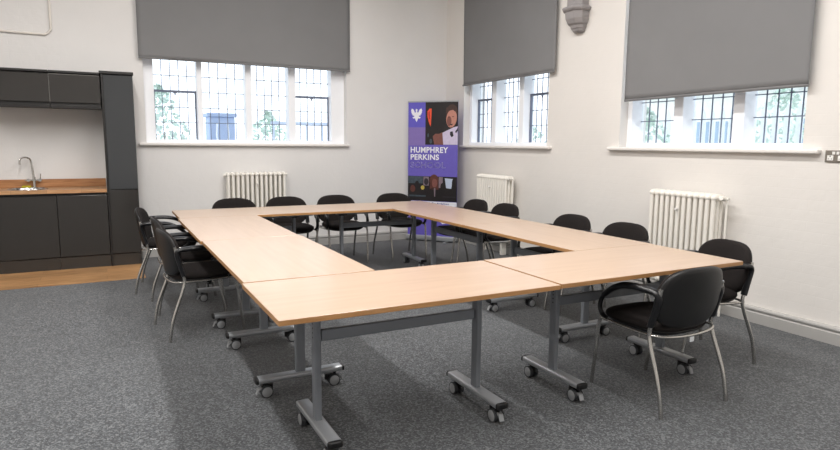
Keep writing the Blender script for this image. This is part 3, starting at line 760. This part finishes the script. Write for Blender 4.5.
# class photo
L0, L1_, V0, V1 = 409, 458.1, 176.5, 201.8
P = [(rc(PX(408.6), PX(458.1), PZ(V1), PZ(V0)), 0, 0), (rc(PX(409), PX(424), PZ(184), PZ(V0+.2)), 1, 1), (rc(PX(424.5), PX(430), PZ(186), PZ(V0+.4)), 2, 1), (rc(PX(440), PX(444), PZ(188), PZ(V0+.4)), 2, 1),
     ([(PX(446), PZ(178)), (PX(454), PZ(178.5)), (PX(452.5), PZ(188.5)), (PX(447.5), PZ(188))], 3, 1),
     (ell(PX(435.3), PZ(180.5), .07, .085), 4, 2), ([(PX(431.5), PZ(181)), (PX(439.2), PZ(181)), (PX(440), PZ(190)), (PX(431), PZ(190))], 4, 2), (ell(PX(435.8), PZ(183.3), .042, .062), 5, 3),
     ([(PX(426.5), PZ(V1)), (PX(428.5), PZ(191)), (PX(433), PZ(188.3)), (PX(438.5), PZ(188.3)), (PX(443), PZ(191)), (PX(445), PZ(V1))], 0, 2), ([(PX(435.2), PZ(188.5)), (PX(436.8), PZ(188.5)), (PX(436.6), PZ(197)), (PX(435.6), PZ(197))], 2, 3),
     (ell(PX(427.4), PZ(182), .035, .05), 6, 2), (ell(PX(413.6), PZ(189.5), .04, .05), 4, 2), (ell(PX(418), PZ(184.5), .03, .045), 0, 2), (ell(PX(423.8), PZ(188.2), .028, .032), 7, 2),
     (ell(PX(455), PZ(184), .03, .09), 0, 2), (ell(PX(444), PZ(187), .035, .06), 0, 2), (rc(PX(410), PX(427), PZ(197.6), PZ(196)), 1, 2), (rc(PX(444), PX(457), PZ(197.5), PZ(196.4)), 6, 2)]
plate('class_photo', P, [M['photo_black'], M['print_teal'], M['print_mauve'], M['print_pale'], M['print_brown'], M['skin_dark'], M['print_dark'], M['print_yellow']], 0)
plate('footer_strip', [(rc(PX(408.6), PX(458.1), PZ(207.3), PZ(202.2)), 0, 0), (rc(PX(408.6), PX(430), PZ(219), PZ(215)), 1, 0), ([(PX(430), PZ(210)), (PX(458.1), PZ(210)), (PX(458.1), PZ(222)), (PX(444), PZ(225))], 0, 0)], [M['print_white'], M['banner_violet']], 0)
def text(name, s, u0, u1, v0, v1, m, bold=0.0, outline=False, ly=3):
    """lettering fitted to the box it fills on the sheet, converted to a real mesh"""
    cu = bpy.data.curves.new('type', 'FONT'); cu.body = s; cu.size = .12; cu.offset = bold; cu.space_character = 1.06
    if outline: cu.fill_mode = 'NONE'; cu.bevel_depth = .0017; cu.bevel_resolution = 0
    tmp = bpy.data.objects.new('type', cu); COL.objects.link(tmp)
    bpy.context.view_layer.update()
    me = bpy.data.meshes.new_from_object(tmp.evaluated_get(bpy.context.evaluated_depsgraph_get()))
    bpy.data.objects.remove(tmp); bpy.data.curves.remove(cu)
    xs = [v.co.x for v in me.vertices]; ys = [v.co.y for v in me.vertices]
    a0, a1, b0, b1 = min(xs), max(xs), min(ys), max(ys); X0_, X1_, Zt, Zb = PX(u0), PX(u1), PZ(v0), PZ(v1)
    for v in me.vertices:
        x_ = X0_+(v.co.x-a0)/(a1-a0)*(X1_-X0_); z_ = Zb+(v.co.y-b0)/(b1-b0)*(Zt-Zb)
        v.co = (x_, -.0006-.0006*ly - (abs(v.co.z) if outline else 0), z_)
    me.name = name; me.materials.clear(); me.materials.append(m)
    o = bpy.data.objects.new(name, me); COL.objects.link(o); o.parent = t
    return o
text('lettering', 'HUMPHREY', 411.2, 448.9, 146.8, 152.7, M['print_white'], .0035)
text('lettering', 'PERKINS', 411.2, 440, 154.2, 159.9, M['print_white'], .0035)
text('outline_lettering', 'SCHOOL', 411.2, 446.6, 162.0, 168.0, M['print_outline'], 0, True)
text('footer_lettering', 'Small School, Big Ambition', 414.5, 450.5, 203.0, 205.8, M['print_text'], .002)
bm = bmesh.new(); box(bm, -W_-.006, W_+.006, -.008, .012, HT_-.016, HT_+.004); obj('top_bar', bm, M['foot_metal'], t, bevel=.003)
bm = bmesh.new(); box(bm, -W_-.012, W_+.012, -.055, .055, .012, .085); obj('base_cassette', bm, M['foot_metal'], t, bevel=.02, seg=4)
for s in (-1, 1):
    bm = bmesh.new(); box(bm, s*.24-.02, s*.24+.02, -.15, .10, 0, .012); obj('stabiliser_foot', bm, M['foot_metal'], t, bevel=.004)
bm = bmesh.new(); cyl(bm, (0, .02, .08), (0, .02, HT_-.01), .008, n=10); obj('support_pole', bm, M['foot_metal'], t, smooth=True)

# ------------------------------------------------------------------ outside
bm = bmesh.new(); box(bm, -20, 30, YB+WT, 40, -.5, -.3); box(bm, XR+WT, 30, -20, YB+WT, -.5, -.3)
st(obj('ground_outside', bm, M['lawn']))
def bush(x, y, r, h, label, seed, group, base=-.3):
    rnd = random.Random(seed); o0 = thing('leafy_bush', label, 'bush', (x, y, base), 0, group)
    bm = bmesh.new()
    for _ in range(900):
        a = rnd.uniform(0, 2*PI); zz = rnd.random(); rr = r*math.sqrt(rnd.random())*math.sin(PI*min(.98, .18+zz*.8))
        c = Vector((rr*math.cos(a), rr*math.sin(a), .15+zz*h)); s_ = rnd.uniform(.04, .085)
        q_ = Matrix.Rotation(rnd.uniform(0, 6), 3, Vector((rnd.uniform(-1, 1), rnd.uniform(-1, 1), rnd.uniform(-1, 1)+.01)).normalized())
        vs = [bm.verts.new(c+q_ @ Vector(p)) for p in ((-s_, 0, 0), (0, -s_*.5, 0), (s_, 0, 0), (0, s_*.5, 0))]
        bm.faces.new(vs)
    obj('foliage', bm, M['glare_pale_leaf'], o0)
    bm = bmesh.new()
    for k in range(5):
        a = k*1.3; cyl(bm, (0, 0, 0), (r*.5*math.cos(a), r*.5*math.sin(a), h*.75), .03, .012, 8)
    obj('stem', bm, M['tree_bark'], o0, smooth=True)
gb = 'green bushes outside the windows'
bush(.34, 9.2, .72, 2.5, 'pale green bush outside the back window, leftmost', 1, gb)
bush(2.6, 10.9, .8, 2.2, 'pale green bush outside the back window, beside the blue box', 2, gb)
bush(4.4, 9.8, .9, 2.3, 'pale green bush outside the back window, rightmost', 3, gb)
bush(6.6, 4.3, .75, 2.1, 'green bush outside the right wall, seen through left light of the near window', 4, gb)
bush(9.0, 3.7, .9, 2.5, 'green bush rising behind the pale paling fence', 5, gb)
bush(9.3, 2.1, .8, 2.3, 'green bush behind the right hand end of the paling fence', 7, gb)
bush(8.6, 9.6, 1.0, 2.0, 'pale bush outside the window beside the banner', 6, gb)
# paling fence outside the right wall
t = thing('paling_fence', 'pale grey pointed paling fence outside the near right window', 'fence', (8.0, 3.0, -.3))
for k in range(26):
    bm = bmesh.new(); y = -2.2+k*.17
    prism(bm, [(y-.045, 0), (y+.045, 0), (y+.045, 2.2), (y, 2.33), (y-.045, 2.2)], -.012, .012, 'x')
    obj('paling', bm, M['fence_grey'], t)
bm = bmesh.new(); box(bm, .013, .06, -2.3, 2.2, .4, .46); box(bm, .013, .06, -2.3, 2.2, 1.5, 1.56); obj('rail', bm, M['fence_grey'], t)
# stone building across the yard
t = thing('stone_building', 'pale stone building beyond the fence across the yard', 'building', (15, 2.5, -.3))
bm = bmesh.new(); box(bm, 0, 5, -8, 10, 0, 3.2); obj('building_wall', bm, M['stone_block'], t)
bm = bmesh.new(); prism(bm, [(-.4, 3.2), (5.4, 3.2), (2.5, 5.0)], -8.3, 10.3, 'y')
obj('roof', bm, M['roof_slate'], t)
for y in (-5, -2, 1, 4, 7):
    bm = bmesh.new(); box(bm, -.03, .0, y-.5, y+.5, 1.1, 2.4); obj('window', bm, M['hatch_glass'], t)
# railing and box outside the back window
t = thing('metal_railing', 'pale blue metal railing outside the back window', 'railing', (3.2, 8.2, -.3))
bm = bmesh.new(); box(bm, -1.2, 2.4, -.02, .02, 2.0, 2.06); obj('top_rail', bm, M['rail_blue'], t, bevel=.005)
for k in range(13):
    bm = bmesh.new(); x = -1.15+k*.29; box(bm, x-.012, x+.012, -.012, .012, 0, 2.0); obj('railing_post', bm, M['rail_blue'], t)
t = thing('storage_box', 'blue upright box with a white looped rope outside the back window', 'box', (1.15, 8.1, -.3))
bm = bmesh.new(); box(bm, -.2, .2, -.2, .2, 0, 2.1); obj('box_body', bm, M['box_blue'], t, bevel=.02)
bm = bmesh.new(); box(bm, -.23, .23, -.23, .23, 2.1, 2.16); obj('lid', bm, M['box_blue'], t, bevel=.015)
bm = bmesh.new(); sweep(bm, catmull([(-.08, -.212, 2.0), (-.09, -.212, 1.8), (-.06, -.212, 1.66), (0, -.212, 1.62), (.06, -.212, 1.66), (.09, -.212, 1.8), (.08, -.212, 2.0)], 5), .014, n=8, side=Vector((0, 1, 0)))
obj('rope_loop', bm, M['white_gloss'], t, smooth=True)

# ------------------------------------------------------------------ light
w = bpy.data.worlds.new('overcast_sky'); scn.world = w; w.use_nodes = True
nt = w.node_tree; nt.nodes.clear()
out = nt.nodes.new('ShaderNodeOutputWorld'); bg = nt.nodes.new('ShaderNodeBackground')
tc = nt.nodes.new('ShaderNodeTexCoord'); sp = nt.nodes.new('ShaderNodeSeparateXYZ'); cr = nt.nodes.new('ShaderNodeValToRGB')
nt.links.new(tc.outputs['Generated'], sp.inputs[0]); nt.links.new(sp.outputs[2], cr.inputs[0])
cr.color_ramp.elements[0].position = 0; cr.color_ramp.elements[0].color = (.92, .96, 1, 1)
cr.color_ramp.elements[1].position = .8; cr.color_ramp.elements[1].color = (.80, .89, 1, 1)
nt.links.new(cr.outputs[0], bg.inputs[0]); bg.inputs[1].default_value = 2.0
nt.links.new(bg.outputs[0], out.inputs[0])

def area(name, loc, size, rot, power, col, portal=False, spread=None):
    l = bpy.data.lights.new(name, 'AREA'); l.shape = 'RECTANGLE'; l.size, l.size_y = size; l.energy = power; l.color = col
    if portal: l.cycles.is_portal = True
    if spread: l.spread = spread
    o = bpy.data.objects.new(name, l); COL.objects.link(o); o.location = loc; o.rotation_euler = rot; return o
# portals just outside the three windows
area('window_portal', (1.17, YB+.30, 2.6), (2.5, 2.5), (-PI/2, 0, 0), 1, (1, 1, 1), True)
area('window_portal', (XR+.30, 4.29, 2.6), (2.5, 1.9), (0, PI/2, 0), 1, (1, 1, 1), True)
area('window_portal', (XR+.30, 1.31, 2.6), (2.5, 1.9), (0, PI/2, 0), 1, (1, 1, 1), True)
# ceiling strip lights running front to back
warm = (1, .975, .95)
area('ceiling_strip_light', (-.75, .3, 4.1), (.18, 6.4), (0, 0, 0), 200, warm)
area('ceiling_strip_light', (1.6, .6, 4.1), (.18, 6.8), (0, 0, 0), 215, warm)
area('ceiling_strip_light', (-3.2, .2, 4.1), (.5, 6.5), (0, 0, 0), 75, warm)

# ------------------------------------------------------------------ camera
cam = bpy.data.cameras.new('camera'); co = bpy.data.objects.new('camera', cam); COL.objects.link(co)
cam.sensor_fit = 'HORIZONTAL'; cam.sensor_width = 36; cam.lens = 605.878/840*36; cam.clip_start = .05
f, pi_, ro, ya = 605.878, .13321, .008611, .480973
fwd = Vector((math.sin(ya)*math.cos(pi_), math.cos(ya)*math.cos(pi_), -math.sin(pi_)))
rt = Vector((math.cos(ya), -math.sin(ya), 0)); up = rt.cross(fwd)
r2 = rt*math.cos(ro)+up*math.sin(ro); u2 = -rt*math.sin(ro)+up*math.cos(ro)
m4 = Matrix((r2, u2, -fwd)).transposed().to_4x4(); m4.translation = Vector((-.57495, -2.27223, 1.40054))
co.matrix_world = m4
scn.camera = co
scn.view_settings.view_transform = 'Standard'; scn.view_settings.look = 'None'
scn.view_settings.exposure = 0.0; scn.view_settings.gamma = 1.0
scn.cycles.use_denoising = True
scn.cycles.max_bounces = 8; scn.cycles.diffuse_bounces = 5; scn.cycles.sample_clamp_indirect = 6
